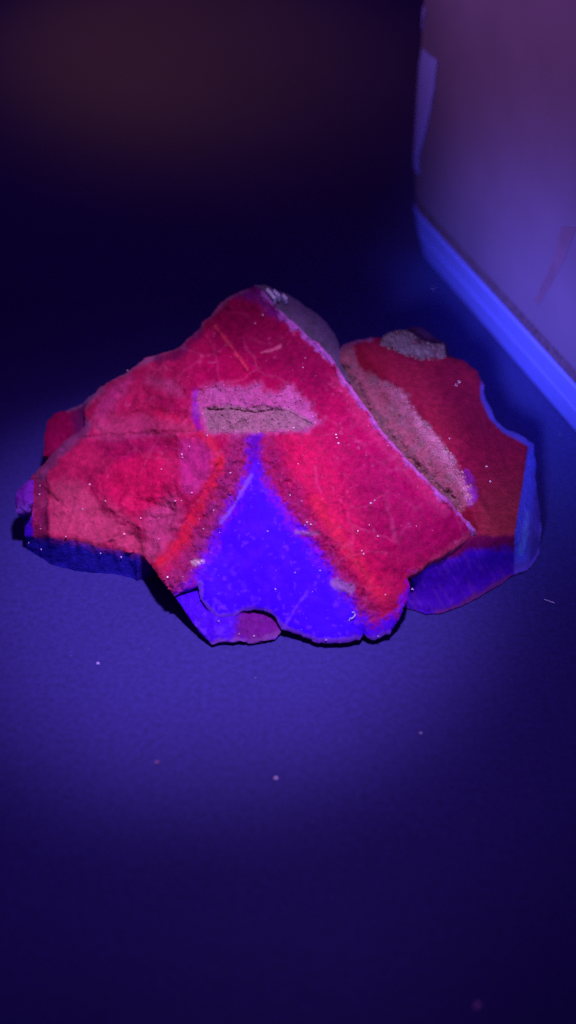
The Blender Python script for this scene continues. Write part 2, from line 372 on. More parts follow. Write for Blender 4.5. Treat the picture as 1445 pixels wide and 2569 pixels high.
def front_disp(x, y):
    d = 0.55 * fbm(x, y, 90, 21, 3) + 0.20 * fbm(x, y, 24, 31, 3)
    wedge = zone(x, y, WEDGE, 16, 6)
    d *= 1 - 0.72 * wedge
    leftness = sstep(620, 480, x + 0.25 * (y - 1000)) * (1 - wedge)
    f1 = folded(x, y, 105, 601, 0.75); f2 = folded(x, y, 40, 602, 0.22); f3, _ = facets(x, y, 13, 503, 0.12, 0.03)
    d += (f1 + f2) * (0.14 + 0.86 * leftness) * (1 - wedge) + f3 * (0.55 + 0.45 * leftness) * (1 - 0.8 * wedge)
    # granular bands beside the blue wedge
    gr = stroke(x, y, [(600, 1120), (566, 1210), (520, 1320), (468, 1440), (432, 1480)], 30) + stroke(x, y, [(690, 1150), (740, 1270), (810, 1375), (872, 1460), (930, 1530)], 26)
    d += np.clip(gr, 0, 1) * 0.38 * fbm(x, y, 11, 41, 3)
    # steps: the upper left lump stands proud of what is below it, the crack from the top edge drops to the left
    up = sstep(-7, 5, 1084 - 0.05 * (x - 370) + 6 * fbm(x, y, 30, 51) - y) * (1 - sstep(470, 530, x)) * sstep(195, 215, x)
    d += 0.4 * up
    cl = (x - (540 + (y - 818) * 0.73))
    d += -0.3 * sstep(0, 8, -cl) * sstep(30, 0, -cl - 60) * sstep(800, 840, y) * (1 - sstep(930, 990, y))
    lump = zone(x, y, [(300, 1130), (400, 1120), (440, 1190), (440, 1270), (350, 1330), (265, 1275), (235, 1210)], 20, 10, 40, 8)
    d += 0.45 * lump
    plate = zone(x, y, [(440, 1090), (520, 1085), (555, 1150), (500, 1240), (450, 1330), (425, 1330), (445, 1260)], 5, 4, 20, 9)
    d += 0.3 * plate
    d -= 0.4 * zone(x, y, [(270, 1370), (300, 1330), (350, 1350), (360, 1390), (300, 1385)], 6, 6, 20, 12)
    # ledge along the left rim
    d -= 0.6 * (1 - sstep(-8, 8, x - (118 - 0.0 * y) + 6 * fbm(x, y, 24, 14))) * sstep(1180, 1215, y)
    # hollow with the drusy lining
    pk = zone(x, y, POCKET, 14, 4, 20, 5); fl = zone(x, y, PFLOOR, 6, 4, 16, 6)
    d -= 0.4 * pk + 0.28 * fl
    d += (pk * 0.32 + fl * 0.12) * fbm(x, y, 15, 61, 3)
    d -= 0.34 * fl * (1 - sstep(1.5, 5, seg_dist(x, y, [(520, 1028), (600, 1030), (640, 1036), (690, 1030), (720, 1032), (755, 1052), (785, 1066)]) + 2 * fbm(x, y, 10, 71)))
    for pts, dep in CRACKS:
        d -= 0.35 * dep * (1 - sstep(0.5, 5, seg_dist(x, y, pts) + 3 * fbm(x, y, 16, 81)))
    d += 0.55 * stroke(x, y, [(640, 716), (720, 795), (800, 860), (856, 936), (960, 1080), (1050, 1182), (1196, 1335)], 9, 5, 4)
    d -= 0.5 * (1 - sstep(0, 26, seg_dist(x, y, [(590, 740), (520, 800), (430, 876), (340, 918), (262, 960), (218, 1020)]) + 8 * fbm(x, y, 22, 91))) * 1.4
    return d

def front_col(x, y):
    n1 = fbm(x, y, 120, 101, 4); n2 = fbm(x, y, 34, 111, 4); n3 = fbm(x, y, 12, 121, 3)
    c = np.tile(np.array([0.30, 0.002, 0.066]), (len(x), 1))
    c = mixc(c, (0.40, 0.005, 0.078), sstep(-0.4, 0.5, n1) * 0.7)
    c = mixc(c, (0.18, 0.002, 0.050), zone(x, y, [(560, 730), (640, 716), (860, 936), (800, 1000), (640, 900), (540, 830)], 50, 20) * 0.8)
    c = mixc(c, (0.14, 0.010, 0.19), zone(x, y, [(570, 745), (640, 710), (690, 770), (730, 815), (690, 800), (640, 755)], 10, 8) * 0.8)
    # left half paler
    left = sstep(560, 380, x); c = mixc(c, (0.44, 0.022, 0.105), left * (0.55 + 0.3 * n2))
    c = mixc(c, (0.48, 0.065, 0.150), zone(x, y, [(120, 1210), (200, 1210), (270, 1270), (360, 1330), (390, 1400), (350, 1390), (120, 1345)], 24, 16) * 0.85)
    c = mixc(c, (0.40, 0.075, 0.20), zone(x, y, [(360, 1270), (440, 1240), (460, 1300), (410, 1400), (370, 1400)], 16, 10) * 0.6)
    c = mixc(c, (0.50, 0.007, 0.085), zone(x, y, [(290, 1140), (400, 1130), (420, 1200), (400, 1270), (330, 1290), (240, 1220)], 18, 12) * 0.85)
    c = mixc(c, (0.40, 0.030, 0.20), zone(x, y, [(450, 1100), (520, 1090), (552, 1150), (510, 1230), (455, 1240)], 10, 8) * 0.8)
    c = mixc(c, (0.40, 0.050, 0.20), zone(x, y, [(245, 1000), (290, 960), (330, 950), (250, 1070)], 14, 10) * 0.6)
    c = mixc(c, (0.34, 0.060, 0.20), stroke(x, y, [(215, 1095), (280, 1102), (370, 1090), (440, 1092), (505, 1080)], 5, 5, 6) * 0.40)
    c = mixc(c, (0.50, 0.012, 0.075), zone(x, y, [(380, 1030), (450, 1010), (515, 1060), (540, 1100), (500, 1110), (400, 1075)], 22, 16) * 0.7)
    c = mixc(c, (0.42, 0.055, 0.16), zone(x, y, [(225, 1062), (330, 1040), (460, 1060), (500, 1082), (380, 1086), (230, 1098)], 14, 14) * 0.6)
    c = mixc(c, (0.40, 0.075, 0.20), zone(x, y, [(370, 940), (440, 960), (470, 1000), (420, 985), (360, 960)], 12, 14) * 0.45)
    c = mixc(c, (0.24, 0.003, 0.07), zone(x, y, [(400, 1000), (470, 1010), (480, 1050), (420, 1040)], 14, 14) * 0.6)
    c = mixc(c, (0.30, 0.004, 0.085), zone(x, y, [(230, 1110), (400, 1105), (450, 1120), (380, 1135), (280, 1160)], 14, 14) * 0.6)
    c = mixc(c, (0.26, 0.006, 0.06), stroke(x, y, [(232, 1232), (262, 1275), (300, 1302), (345, 1330), (358, 1350)], 7, 6, 9, 18) * 0.7)
    # brighter flesh of the right limb
    c = mixc(c, (0.52, 0.007, 0.085), zone(x, y, [(690, 1095), (780, 1080), (850, 1170), (890, 1290), (950, 1400), (975, 1480), (940, 1520), (880, 1430), (800, 1300), (720, 1190)], 40, 18) * 0.9)
    c = mixc(c, (0.66, 0.020, 0.060), stroke(x, y, [(790, 1260), (840, 1340), (890, 1410), (930, 1470), (950, 1500)], 16, 16, 14) * (0.60 + 0.4 * n3))
    # granular purple bands
    bandL = stroke(x, y, [(610, 1100), (575, 1200), (530, 1310), (480, 1420), (428, 1480)], 34, 18, 14)
    c = mixc(c, (0.24, 0.022, 0.14), bandL * (0.80 + 0.4 * n3).clip(0, 1))
    bandR = stroke(x, y, [(665, 1100), (690, 1170), (740, 1270), (812, 1375), (872, 1460), (930, 1530)], 25, 20, 15)
    c = mixc(c, (0.27, 0.014, 0.12), bandR * (0.72 + 0.5 * n3).clip(0, 1))
    c = mixc(c, (0.56, 0.016, 0.045), stroke(x, y, [(548, 1160), (532, 1210), (492, 1285), (462, 1350), (420, 1395), (392, 1425)], 13, 13, 14, 20) * (0.66 + 0.55 * n3).clip(0, 1))
    c = mixc(c, (0.46, 0.020, 0.050), stroke(x, y, [(515, 1090), (540, 1130), (550, 1165)], 12, 8, 5) * 0.7)
    c = mixc(c, (0.10, 0.004, 0.45), stroke(x, y, [(640, 1090), (636, 1130), (640, 1190)], 17, 12, 5) * 0.9)
    wz = zone(x, y, WEDGE, 25, 14, 22, 3)
    vio = stroke(x, y, [(640, 1170), (700, 1262), (790, 1375), (870, 1490), (905, 1545), (950, 1575), (1010, 1530)], 10, 14, 12, 22) * 0.45 + stroke(x, y, [(630, 1180), (580, 1275), (545, 1340), (510, 1400), (470, 1470)], 14, 12, 10, 22) * 0.5
    c = mixc(c, (0.17, 0.010, 0.40), np.clip(vio, 0, 1))
    c = mixc(c, (0.052, 0.0008, 0.95), wz)
    c = mixc(c, (0.085, 0.006, 0.62), wz * sstep(0.0, 0.5, n2) * 0.55 + wz * sstep(880, 960, x) * 0.45)
    c = mixc(c, (0.16, 0.035, 0.70), wz * zone(x, y, [(490, 1400), (560, 1380), (600, 1470), (680, 1540), (500, 1540)], 30, 14) * sstep(0.1, 0.45, n3) * 0.6)
    c = mixc(c, (0.22, 0.11, 0.72), stroke(x, y, [(632, 1192), (608, 1232), (578, 1282), (552, 1312)], 4, 3, 3, 14) * 0.8)
    c = mixc(c, (0.20, 0.07, 0.70), stroke(x, y, [(500, 1466), (500, 1502), (520, 1526), (545, 1549), (586, 1549), (608, 1533), (675, 1535), (708, 1577), (745, 1591), (800, 1611), (902, 1605), (940, 1603), (976, 1589)], 9, 4, 4) * 0.85)
    c = mixc(c, (0.19, 0.06, 0.70), stroke(x, y, [(770, 1485), (738, 1530), (714, 1572)], 3, 2.5, 3, 12) * 0.6)
    c = mixc(c, (0.30, 0.16, 0.42), stroke(x, y, [(842, 1462), (862, 1472), (880, 1478)], 11, 5, 6, 12) * 0.85)
    c = mixc(c, (0.30, 0.14, 0.34), stroke(x, y, [(745, 1335), (800, 1340)], 5, 4, 4, 14) * 0.75)
    c = mixc(c, (0.50, 0.45, 0.42), stroke(x, y, [(484, 1412), (506, 1408)], 6, 4, 5, 9) * 0.7)
    # pocket lining
    pk = zone(x, y, POCKET, 14, 9, 22, 5); fl = zone(x, y, PFLOOR, 7, 5, 16, 6)
    c = mixc(c, (0.43, 0.115, 0.31), pk * (0.85 + 0.25 * n2)); c = mixc(c, (0.29, 0.165, 0.20), fl * (0.9 + 0.25 * n2))
    c = mixc(c, (0.20, 0.010, 0.42), stroke(x, y, [(492, 985), (488, 1030), (500, 1070)], 7, 7, 6) * 0.7)
    # left rim: granular brown band then blue
    c = mixc(c, (0.17, 0.014, 0.085), zone(x, y, [(84, 1195), (118, 1190), (124, 1350), (84, 1352)], 6, 6, 18, 31) * (0.85 + 0.3 * n3))
    c = mixc(c, (0.05, 0.006, 0.55), zone(x, y, [(40, 1268), (80, 1262), (82, 1360), (40, 1370)], 5, 4, 16, 32))
    c = mixc(c, (0.17, 0.045, 0.14), stroke(x, y, [(100, 1185), (132, 1148), (165, 1112), (196, 1086), (214, 1066)], 17, 7, 6, 18) * 0.85)
    # rims
    c = mixc(c, (0.40, 0.15, 0.52), stroke(x, y, [(660, 735), (720, 797), (772, 847), (832, 898), (890, 985), (960, 1080), (1050, 1182), (1130, 1258), (1166, 1298), (1192, 1333)], 9, 6, 12, 22) * 0.85)
    c = mixc(c, (0.52, 0.05, 0.15), stroke(x, y, [(850, 950), (950, 1085), (1040, 1188), (1120, 1270)], 22, 10, 9, 24) * 0.25)
    c = mixc(c, (0.40, 0.035, 0.10), stroke(x, y, [(1190, 1338), (1100, 1398), (1030, 1445)], 9, 7, 6) * 0.7)
    c = mixc(c, (0.21, 0.09, 0.19), stroke(x, y, [(622, 722), (580, 740), (540, 780), (506, 812), (452, 868), (400, 886), (340, 918), (262, 964), (214, 1022)], 7, 5, 6, 20) * 0.75)
    c = mixc(c, (0.11, 0.008, 0.09), stroke(x, y, [(500, 835), (470, 868), (440, 892), (400, 900)], 9, 6, 8, 20) * 0.6)
    c = mixc(c, (0.60, 0.06, 0.10), stroke(x, y, [(540, 818), (590, 880), (620, 925)], 4, 3, 4, 16) * 0.55)  # lit edge of the crack, put into the colour
    c = mixc(c, (0.62, 0.16, 0.26), stroke(x, y, [(655, 885), (680, 879), (706, 868)], 2.5, 2, 2, 16) * 0.6)
    c = mixc(c, (0.60, 0.05, 0.20), stroke(x, y, [(790, 1170), (795, 1215), (806, 1235)], 2.5, 2, 2, 16) * 0.6)
    # pale flecks
    fk = sstep(0.50, 0.62, fbm(x, y, 9, 131, 2)) * sstep(0.0, 0.4, fbm(x, y, 60, 141, 2)); c = mixc(c, (0.50, 0.10, 0.26), fk * 0.35 * (1 - wz))
    fb = sstep(0.50, 0.62, fbm(x, y, 10, 151, 2)); c = mixc(c, (0.16, 0.03, 0.80), fb * 0.6 * wz)
    gate = sstep(-0.15, 0.35, fbm(x, y, 130, 521, 3))
    ln = fracture_lines(x, y, 95, 501, 7) * gate
    c = mixc(c, (0.56, 0.11, 0.24), ln * 0.20 * (1 - wz) * (1 - pk))
    _, t1 = facets(x, y, 95, 501, 0, 0); _, t2 = facets(x, y, 34, 502, 0, 0); _, t3 = facets(x, y, 11, 504, 0, 0)
    lf = sstep(620, 480, x + 0.25 * (y - 1000))
    tone = (0.10 * t1 + 0.09 * t2) * (0.25 + 0.75 * lf) + 0.09 * t3
    return c * (1 + (0.10 * n3 + tone) * (1 - 0.85 * wz))[:, None]

def front_uc(x, y):
    leftwall = sstep(365, 345, x) * sstep(1300, 1340, y)
    front = sstep(1380, 1420, y) * sstep(350, 380, x)
    tip = sstep(1000, 1040, x) * sstep(1320, 1345, y)
    front = front * (1 - 0.8 * tip)
    return -0.22 * leftwall + 0.75 * front + 0.25 * (1 - leftwall - front).clip(0, 1)
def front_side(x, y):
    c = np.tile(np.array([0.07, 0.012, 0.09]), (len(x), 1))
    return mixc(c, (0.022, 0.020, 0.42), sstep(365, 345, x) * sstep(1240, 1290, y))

slab('front_slab', FRONT, front_h, front_disp, front_col, front_uc, front_side, M_ROCK, rock, step=3.6, amp=6.0, seed=3,
     split=[('blue_wedge', lambda x, y: zone(x, y, WEDGE, 13, 9, 22, 3), M_BLUE), ('crystal_pocket', lambda x, y: zone(x, y, POCKET, 9, 7, 18, 5), M_CRUST)])

# lower chip that shows below the broken edge of the blue wedge
CHIP = [(436, 1494), (470, 1460), (560, 1470), (720, 1510), (722, 1556), (706, 1582), (690, 1602), (655, 1608), (628, 1613), (600, 1606), (560, 1610), (530, 1618), (500, 1582), (470, 1540)]
chip_h = tps([(436, 1494, 5.6), (470, 1540, 3.8), (530, 1618, 1.2), (628, 1613, 1.2), (700, 1585, 1.4), (640, 1540, 2.75), (545, 1550, 3.25), (560, 1480, 4.1), (700, 1520, 2.6)])
def chip_col(x, y):
    n = fbm(x, y, 16, 201, 3)
    c = np.tile(np.array([0.065, 0.003, 0.72]), (len(x), 1))
    c = mixc(c, (0.16, 0.05, 0.70), sstep(0.1, 0.5, n) * 0.5)
    c = mixc(c, (0.14, 0.010, 0.22), zone(x, y, [(600, 1530), (650, 1520), (720, 1540), (715, 1600), (640, 1625), (590, 1600)], 14, 10, 20, 7) * 0.95)
    c = mixc(c, (0.24, 0.10, 0.42), stroke(x, y, [(700, 1590), (655, 1606), (625, 1612), (560, 1608), (530, 1616)], 7, 5, 5, 14) * 0.6)
    return c
slab('base_chip', CHIP, chip_h, lambda x, y: 0.35 * fbm(x, y, 30, 211, 4), chip_col, const(0.45), const_c((0.03, 0.01, 0.2)), M_ROCK, rock, amp=4, seed=13, edge=0.3)

# flake behind the left shoulder
FLAKE = [(108, 1144), (112, 1095), (120, 1055), (136, 1037), (172, 1027), (205, 1014), (232, 990), (290, 960), (330, 925), (340, 1000), (250, 1100), (180, 1120), (135, 1142)]
slab('side_flake', FLAKE, tps([(108, 1144, 9), (120, 1055, 11.5), (172, 1027, 13.5), (232, 990, 16.5), (330, 925, 21), (300, 1020, 15), (180, 1110, 10.5)]),
     lambda x, y: 0.5 * fbm(x, y, 40, 221, 4),
     lambda x, y: mixc(mixc(np.tile(np.array([0.27, 0.003, 0.075]), (len(x), 1)), (0.10, 0.010, 0.09), sstep(160, 210, x + 20 * fbm(x, y, 40, 3))), (0.16, 0.09, 0.20), stroke(x, y, [(172, 1027), (205, 1014), (232, 990)], 6)),
     const(0.2), const_c((0.06, 0.005, 0.05)), M_ROCK, rock, amp=4, seed=23)
# knob on the left rim
KNOB = [(40, 1290), (38, 1250), (48, 1226), (72, 1206), (86, 1204), (84, 1262), (74, 1286), (58, 1292)]
slab('rim_knob', KNOB, tps([(40, 1290, 9), (48, 1226, 10.5), (80, 1206, 11.5), (80, 1280, 10), (62, 1250, 12)]), lambda x, y: 0.5 * fbm(x, y, 16, 251, 3),
     lambda x, y: mixc(np.tile(np.array([0.16, 0.020, 0.42]), (len(x), 1)), (0.20, 0.08, 0.62), sstep(1250, 1290, y)), const(0.3), const_c((0.05, 0.01, 0.2)), M_CRUST, rock, amp=4, seed=43, floor=4)

# grey facet behind the top of the ridge
FACET = [(636, 716), (664, 716), (692, 728), (722, 738), (752, 757), (788, 784), (818, 808), (840, 836), (853, 868), (852, 905), (880, 960), (800, 940), (700, 830), (650, 760)]
slab('rear_facet', FACET, tps([(636, 716, 32), (692, 728, 30.6), (752, 757, 27.5), (818, 808, 23.5), (853, 868, 20.5), (880, 960, 20), (800, 880, 24.5), (700, 790, 29), (650, 750, 31)]),
     lambda x, y: 0.25 * fbm(x, y, 40, 261, 4) + 0.12 * fbm(x, y, 9, 262, 2),
     lambda x, y: mixc(np.tile(np.array([0.20, 0.16, 0.28]), (len(x), 1)), (0.15, 0.135, 0.20), sstep(-0.3, 0.5, fbm(x, y, 30, 263, 3))), const(0.15), const_c((0.04, 0.03, 0.06)), M_CRUST, rock, amp=3, seed=53)

# right slab, lower and behind the ridge
REAR = [(843, 882), (860, 866), (900, 852), (930, 846), (970, 850), (1040, 872), (1110, 890), (1160, 905), (1200, 932), (1214, 965), (1218, 1000), (1240, 1050), (1270, 1078), (1310, 1095),
        (1338, 1114), (1344, 1180), (1350, 1250), (1358, 1330), (1351, 1392), (1326, 1430), (1290, 1442), (1240, 1472), (1200, 1498), (1160, 1518), (1110, 1538), (1070, 1541), (1040, 1531),
        (1018, 1524), (980, 1480), (1000, 1400), (1060, 1330), (1050, 1260), (960, 1150), (880, 1030), (836, 940)]
rear_h = tps([(843, 882, 20), (930, 846, 19.5), (1110, 890, 16.5), (1214, 965, 12), (1240, 1050, 10.5), (1310, 1095, 9.5), (1325, 1118, 9.5), (1290, 1338, 10), (1195, 1342, 11), (1100, 1390, 9.5), (1250, 1200, 11.5),
              (1150, 1100, 14), (1000, 950, 17.5), (900, 960, 17), (1000, 1110, 14.5), (1100, 1230, 12.5), (1170, 1290, 11.8), (980, 1480, 5), (880, 1030, 16), (960, 1150, 14)])
def rear_height(x, y):
    h = rear_h(x, y)
    # front wall falls from the red edge to the table
    ed = 1342 + 0.50 * np.clip(1195 - x, 0, 400) - 0.05 * (x - 1195).clip(0, 200)
    foot = np.interp(x, [980, 1020, 1070, 1110, 1160, 1200, 1240, 1290, 1330, 1360], [1500, 1524, 1541, 1538, 1518, 1498, 1472, 1442, 1428, 1380])
    t = np.clip((y - ed) / np.maximum(foot - ed, 20), 0, 1)
    h = h * (1 - sstep(0, 1, t) * 0.90)
    # glassy right wall
    ex = np.interp(y, [1095, 1120, 1200, 1340, 1420], [1322, 1320, 1312, 1290, 1292])
    tx = np.clip((x - ex) / 60, 0, 1) * sstep(1085, 1115, y)
    return h * (1 - 0.55 * tx)
def glassy(x, y):
    ex = np.interp(y, [900, 1000, 1050, 1085, 1120, 1200, 1340, 1420], [1205, 1206, 1228, 1262, 1326, 1314, 1292, 1290])
    return sstep(-3, 3, x - ex) * sstep(940, 980, y)
DRUSE = [(850, 880), (885, 862), (900, 920), (950, 950), (1010, 980), (1050, 1040), (1110, 1110), (1140, 1150), (1185, 1225), (1186, 1262), (1150, 1290), (1090, 1230), (960, 1100), (860, 950)]
def rear_disp(x, y):
    d = 0.35 * fbm(x, y, 80, 301, 4)
    f1 = folded(x, y, 120, 611, 0.28); f3, _ = facets(x, y, 14, 513, 0.10, 0.03); d += f1 + 0.6 * f3
    dz = zone(x, y, DRUSE, 12, 9, 26, 7)
    d += dz * (0.65 * fbm(x, y, 24, 311, 3) + 0.22 * fbm(x, y, 10, 312, 2) + 0.3)
    gr = 1 - sstep(6, 30, seg_dist(x, y, [(862, 940), (900, 1000), (960, 1085), (1050, 1190), (1130, 1262)]) + 12 * fbm(x, y, 22, 321))
    return d - 0.9 * gr
def rear_col(x, y):
    n1 = fbm(x, y, 90, 331, 4); n2 = fbm(x, y, 24, 341, 3); n3 = fbm(x, y, 11, 351, 2)
    c = np.tile(np.array([0.30, 0.008, 0.050]), (len(x), 1))
    c = mixc(c, (0.46, 0.014, 0.050), sstep(0, 0.6, n1) * 0.4)
    c = mixc(c, (0.42, 0.018, 0.06), stroke(x, y, [(880, 885), (960, 905), (1040, 960), (1090, 1030), (1130, 1100)], 34, 24, 14) * 0.7)
    c = mixc(c, (0.25, 0.030, 0.040), sstep(1120, 1300, y) * sstep(1150, 1230, x) * 0.7)
    dz = zone(x, y, DRUSE, 8, 10, 24, 7)
    c = mixc(c, (0.56, 0.20, 0.28), dz * (0.9 + 0.2 * n2)); c = mixc(c, (0.38, 0.23, 0.28), dz * sstep(0.05, 0.5, n2) * 0.7)
    c = mixc(c, (0.20, 0.14, 0.15), dz * (1 - sstep(8, 30, seg_dist(x, y, [(862, 940), (900, 1000), (960, 1085), (1050, 1190), (1130, 1262)]) + 10 * n3)) * 0.8)
    c = mixc(c, (0.34, 0.03, 0.42), stroke(x, y, [(1172, 1190), (1188, 1232), (1180, 1260)], 11, 6, 6, 16) * 0.8)
    c = mixc(c, (0.30, 0.13, 0.30), stroke(x, y, [(846, 900), (858, 870), (900, 852), (930, 846)], 8, 5, 5, 16) * 0.8)
    ed = 1342 + 0.35 * np.clip(1195 - x, 0, 400)
    c = mixc(c, (0.12, 0.002, 0.055), sstep(-4, 8, y - ed + 4 * n2))
    c = mixc(c, (0.055, 0.003, 0.44), sstep(22, 46, y - ed + 12 * n2))
    streak = fbm(x * 0.5 + y * 0.87, (y * 0.5 - x * 0.87) * 6, 40, 361, 3)
    c = mixc(c, (0.12, 0.02, 0.46), sstep(22, 46, y - ed) * sstep(0.1, 0.5, streak) * 0.5)
    c = mixc(c, (0.15, 0.03, 0.12), stroke(x, y, [(1326, 1432), (1240, 1474), (1160, 1520), (1100, 1540)], 10, 8, 6) * 0.75)
    ex = np.interp(y, [900, 1000, 1050, 1085, 1120, 1200, 1340, 1420], [1205, 1206, 1228, 1262, 1326, 1314, 1292, 1290])
    c = mixc(c, (0.11, 0.085, 0.58), sstep(-3, 3, x - ex) * sstep(940, 980, y))
    c = mixc(c, (0.11, 0.13, 0.95), sstep(-2, 4, x - ex) * sstep(1110, 1150, y) * (1 - sstep(1395, 1420, y)) * (1 - sstep(18, 44, x - ex)))
    c = mixc(c, (0.16, 0.30, 1.0), stroke(x, y, [(1322, 1290), (1318, 1340), (1308, 1385)], 7, 4, 3, 14) * 0.9)  # bright highlight on the glassy edge, painted into the colour
    _, t3 = facets(x, y, 12, 514, 0, 0)
    return c * (1 + 0.10 * t3)[:, None]
slab('rear_slab', REAR, rear_height, rear_disp, rear_col, const(0.25), const_c((0.04, 0.01, 0.16)), M_ROCK, rock, step=3.8, amp=5.0, seed=63,
     split=[('crystal_band', lambda x, y: zone(x, y, DRUSE, 8, 10, 24, 7), M_CRUST), ('glassy_edge', lambda x, y: glassy(x, y), M_GLASSY), ('blue_base', lambda x, y: (y - 1342 - 0.35 * np.clip(1195 - x, 0, 400) > 30) * 1.0, M_BLUE)])

# pale crust at the far edge of the right slab, and the dark flake behind it
CRUST = [(952, 864), (962, 845), (985, 832), (1012, 828), (1036, 838), (1056, 852), (1080, 862), (1112, 866), (1120, 892), (1104, 902), (1070, 904), (1040, 900), (1000, 884)]
crust_h = tps([(952, 864, 19.2), (985, 832, 19.6), (1036, 838, 18.8), (1036, 885, 18.0), (1112, 866, 16.8), (1104, 902, 16.4), (1000, 884, 18.4)])
slab('pale_crust', CRUST, crust_h, lambda x, y: 0.35 + 0.45 * fbm(x, y, 26, 401, 3) + 0.22 * fbm(x, y, 9, 402, 2),
     lambda x, y: mixc(np.tile(np.array([0.21, 0.13, 0.16]), (len(x), 1)), (0.15, 0.045, 0.08), sstep(-0.1, 0.5, fbm(x, y, 22, 403, 3))), const(0.1), const_c((0.14, 0.07, 0.11)), M_CRUST, rock, amp=6, seed=73, step=3.2, floor=10)
REAR_FLAKE = [(1010, 832), (1030, 822), (1062, 822), (1090, 845), (1122, 862), (1125, 890), (1160, 905), (1100, 915), (1040, 870)]
slab('dark_flake', REAR_FLAKE, tps([(1010, 832, 18), (1062, 822, 17), (1125, 890, 15), (1100, 915, 15.5), (1160, 905, 14)]), lambda x, y: 0.4 * fbm(x, y, 20, 411, 3),
     const_c((0.07, 0.02, 0.09)), const(0.2), const_c((0.04, 0.01, 0.05)), M_CRUST, rock, amp=4, seed=83)

# --- crystal grains (joined: nobody could count them)
def scatter(poly, n, seed):
    r = np.random.default_rng(seed); P = np.array(poly, float); lo, hi = P.min(0), P.max(0); out = np.zeros((0, 2))
    while len(out) < n:
        q = r.uniform(lo, hi, (n * 3, 2)); out = np.concatenate([out, q[inside(q[:, 0], q[:, 1], poly)]])
    return out[:n, 0], out[:n, 1]

x, y = scatter(POCKET, 900, 1); z = front_h(x, y) + front_disp(x, y)
fl = zone(x, y, PFLOOR, 5, 4, 16, 6); g = RNG.uniform(0.7, 1.3, len(x))
cc = mixc(np.tile(np.array([0.45, 0.135, 0.32]), (len(x), 1)), (0.33, 0.20, 0.23), fl) * g[:, None]
dr = crystals('crystal_druse', ray_to(x, y, (z - 0.05) * MM), RNG.uniform(0.15, 0.42, len(x)) * MM, cc, M_CRUST, rock); dr['kind'] = 'stuff'
x, y = scatter(DRUSE, 1000, 2); z = rear_height(x, y) + rear_disp(x, y); g = RNG.uniform(0.75, 1.12, len(x))
cc = mixc(np.tile(np.array([0.56, 0.22, 0.28]), (len(x), 1)), (0.46, 0.27, 0.26), sstep(-0.1, 0.5, fbm(x, y, 24, 341, 3))) * g[:, None]
dr = crystals('crystal_druse', ray_to(x, y, (z - 0.05) * MM), RNG.uniform(0.22, 0.52, len(x)) * MM, cc, M_CRUST, rock); dr['kind'] = 'stuff'
x, y = scatter(CRUST, 200, 3); z = crust_h(x, y) + 0.25; g = RNG.uniform(0.6, 1.3, len(x))
dr = crystals('crystal_druse', ray_to(x, y, z * MM), RNG.uniform(0.18, 0.45, len(x)) * MM, np.array([0.23, 0.145, 0.17])[None] * g[:, None], M_CRUST, rock); dr['kind'] = 'stuff'
bandpoly = [(560, 1110), (640, 1120), (600, 1210), (560, 1300), (500, 1440), (430, 1490), (400, 1440), (480, 1330), (540, 1220)]
bandpoly2 = [(650, 1110), (700, 1130), (770, 1270), (850, 1380), (960, 1520), (920, 1560), (860, 1480), (790, 1390), (700, 1250)]
xa, ya = scatter(bandpoly, 420, 4); xb, yb = scatter(bandpoly2, 360, 5); x = np.concatenate([xa, xb]); y = np.concatenate([ya, yb])
z = front_h(x, y) + front_disp(x, y); cc = front_col(x, y) * RNG.uniform(0.7, 1.7, len(x))[:, None]
dr = crystals('band_grains', ray_to(x, y, (z - 0.1) * MM), RNG.uniform(0.15, 0.40, len(x)) * MM, cc, M_CRUST, rock); dr['kind'] = 'stuff'

# --- glints of tiny cleavage faces, put in as near-white grains
M_GLINT = plain('whitish_glint', (0.95, 0.80, 0.95), 0.25, 0.6, 0.1)
GL = [(320, 930, 3.2), (520, 1092, 3), (612, 1075, 2), (737, 1073, 2.6), (760, 922, 3.2), (659, 790, 3.2), (640, 811, 2.6), (766, 898, 2), (475, 1120, 2.5), (456, 1140, 3), (458, 1148, 2.6), (578, 1186, 3.8), (405, 1177, 2.6), (225, 1215, 3.4), (264, 1257, 3.2),
      (207, 1277, 3), (353, 1300, 2.8), (312, 1340, 3.2), (481, 1236, 3.4), (440, 1257, 2.6), (455, 1256, 2.4), (500, 1302, 2.4), (510, 1327, 2.4), (497, 1412, 5), (506, 1408, 3.6), (490, 1408, 3), (551, 1336, 2.4), (536, 1280, 2.2), (548, 1558, 2.6),
      (100, 1218, 2.6), (99, 1240, 2.6), (102, 1327, 3), (165, 1346, 2.4), (72, 1362, 2.6), (103, 1378, 3.2), (252, 1388, 2.6), (304, 1398, 3), (398, 1352, 2.4), (420, 1448, 2.4), (458, 1447, 2.4), (400, 1300, 2.4),
      (770, 1310, 3.2), (780, 1316, 3), (765, 1318, 2.4), (728, 1242, 2.4), (757, 1257, 2.2), (748, 1164, 2), (1058, 1361, 3.2), (1093, 1373, 2.8), (967, 1492, 4), (803, 1431, 2.4), (912, 1390, 4), (908, 1382, 3), (898, 1332, 2.6), (926, 1317, 2.6), (940, 1255, 3), (930, 1262, 2.6), (948, 1345, 3.4),
      (818, 1605, 2.8), (949, 1596, 3.2), (1221, 1170, 4.2), (1230, 1207, 2.4), (1145, 966, 2.8), (1152, 958, 2.6), (1128, 1100, 3), (1034, 1478, 4), (691, 1478, 2.4), (740, 1437, 2.4), (672, 1333, 2), (637, 1596, 2.6), (600, 1590, 2.4), (843, 1090, 3.0), (845, 1098, 3), (849, 1112, 3)]
r = np.random.default_rng(5)
qx, qy = scatter(FRONT, 150, 15)
gx = np.array([g[0] for g in GL] + list(qx)); gy = np.array([g[1] for g in GL] + list(qy)); gs = np.array([g[2] for g in GL] + list(r.uniform(0.7, 1.5, len(qx))))
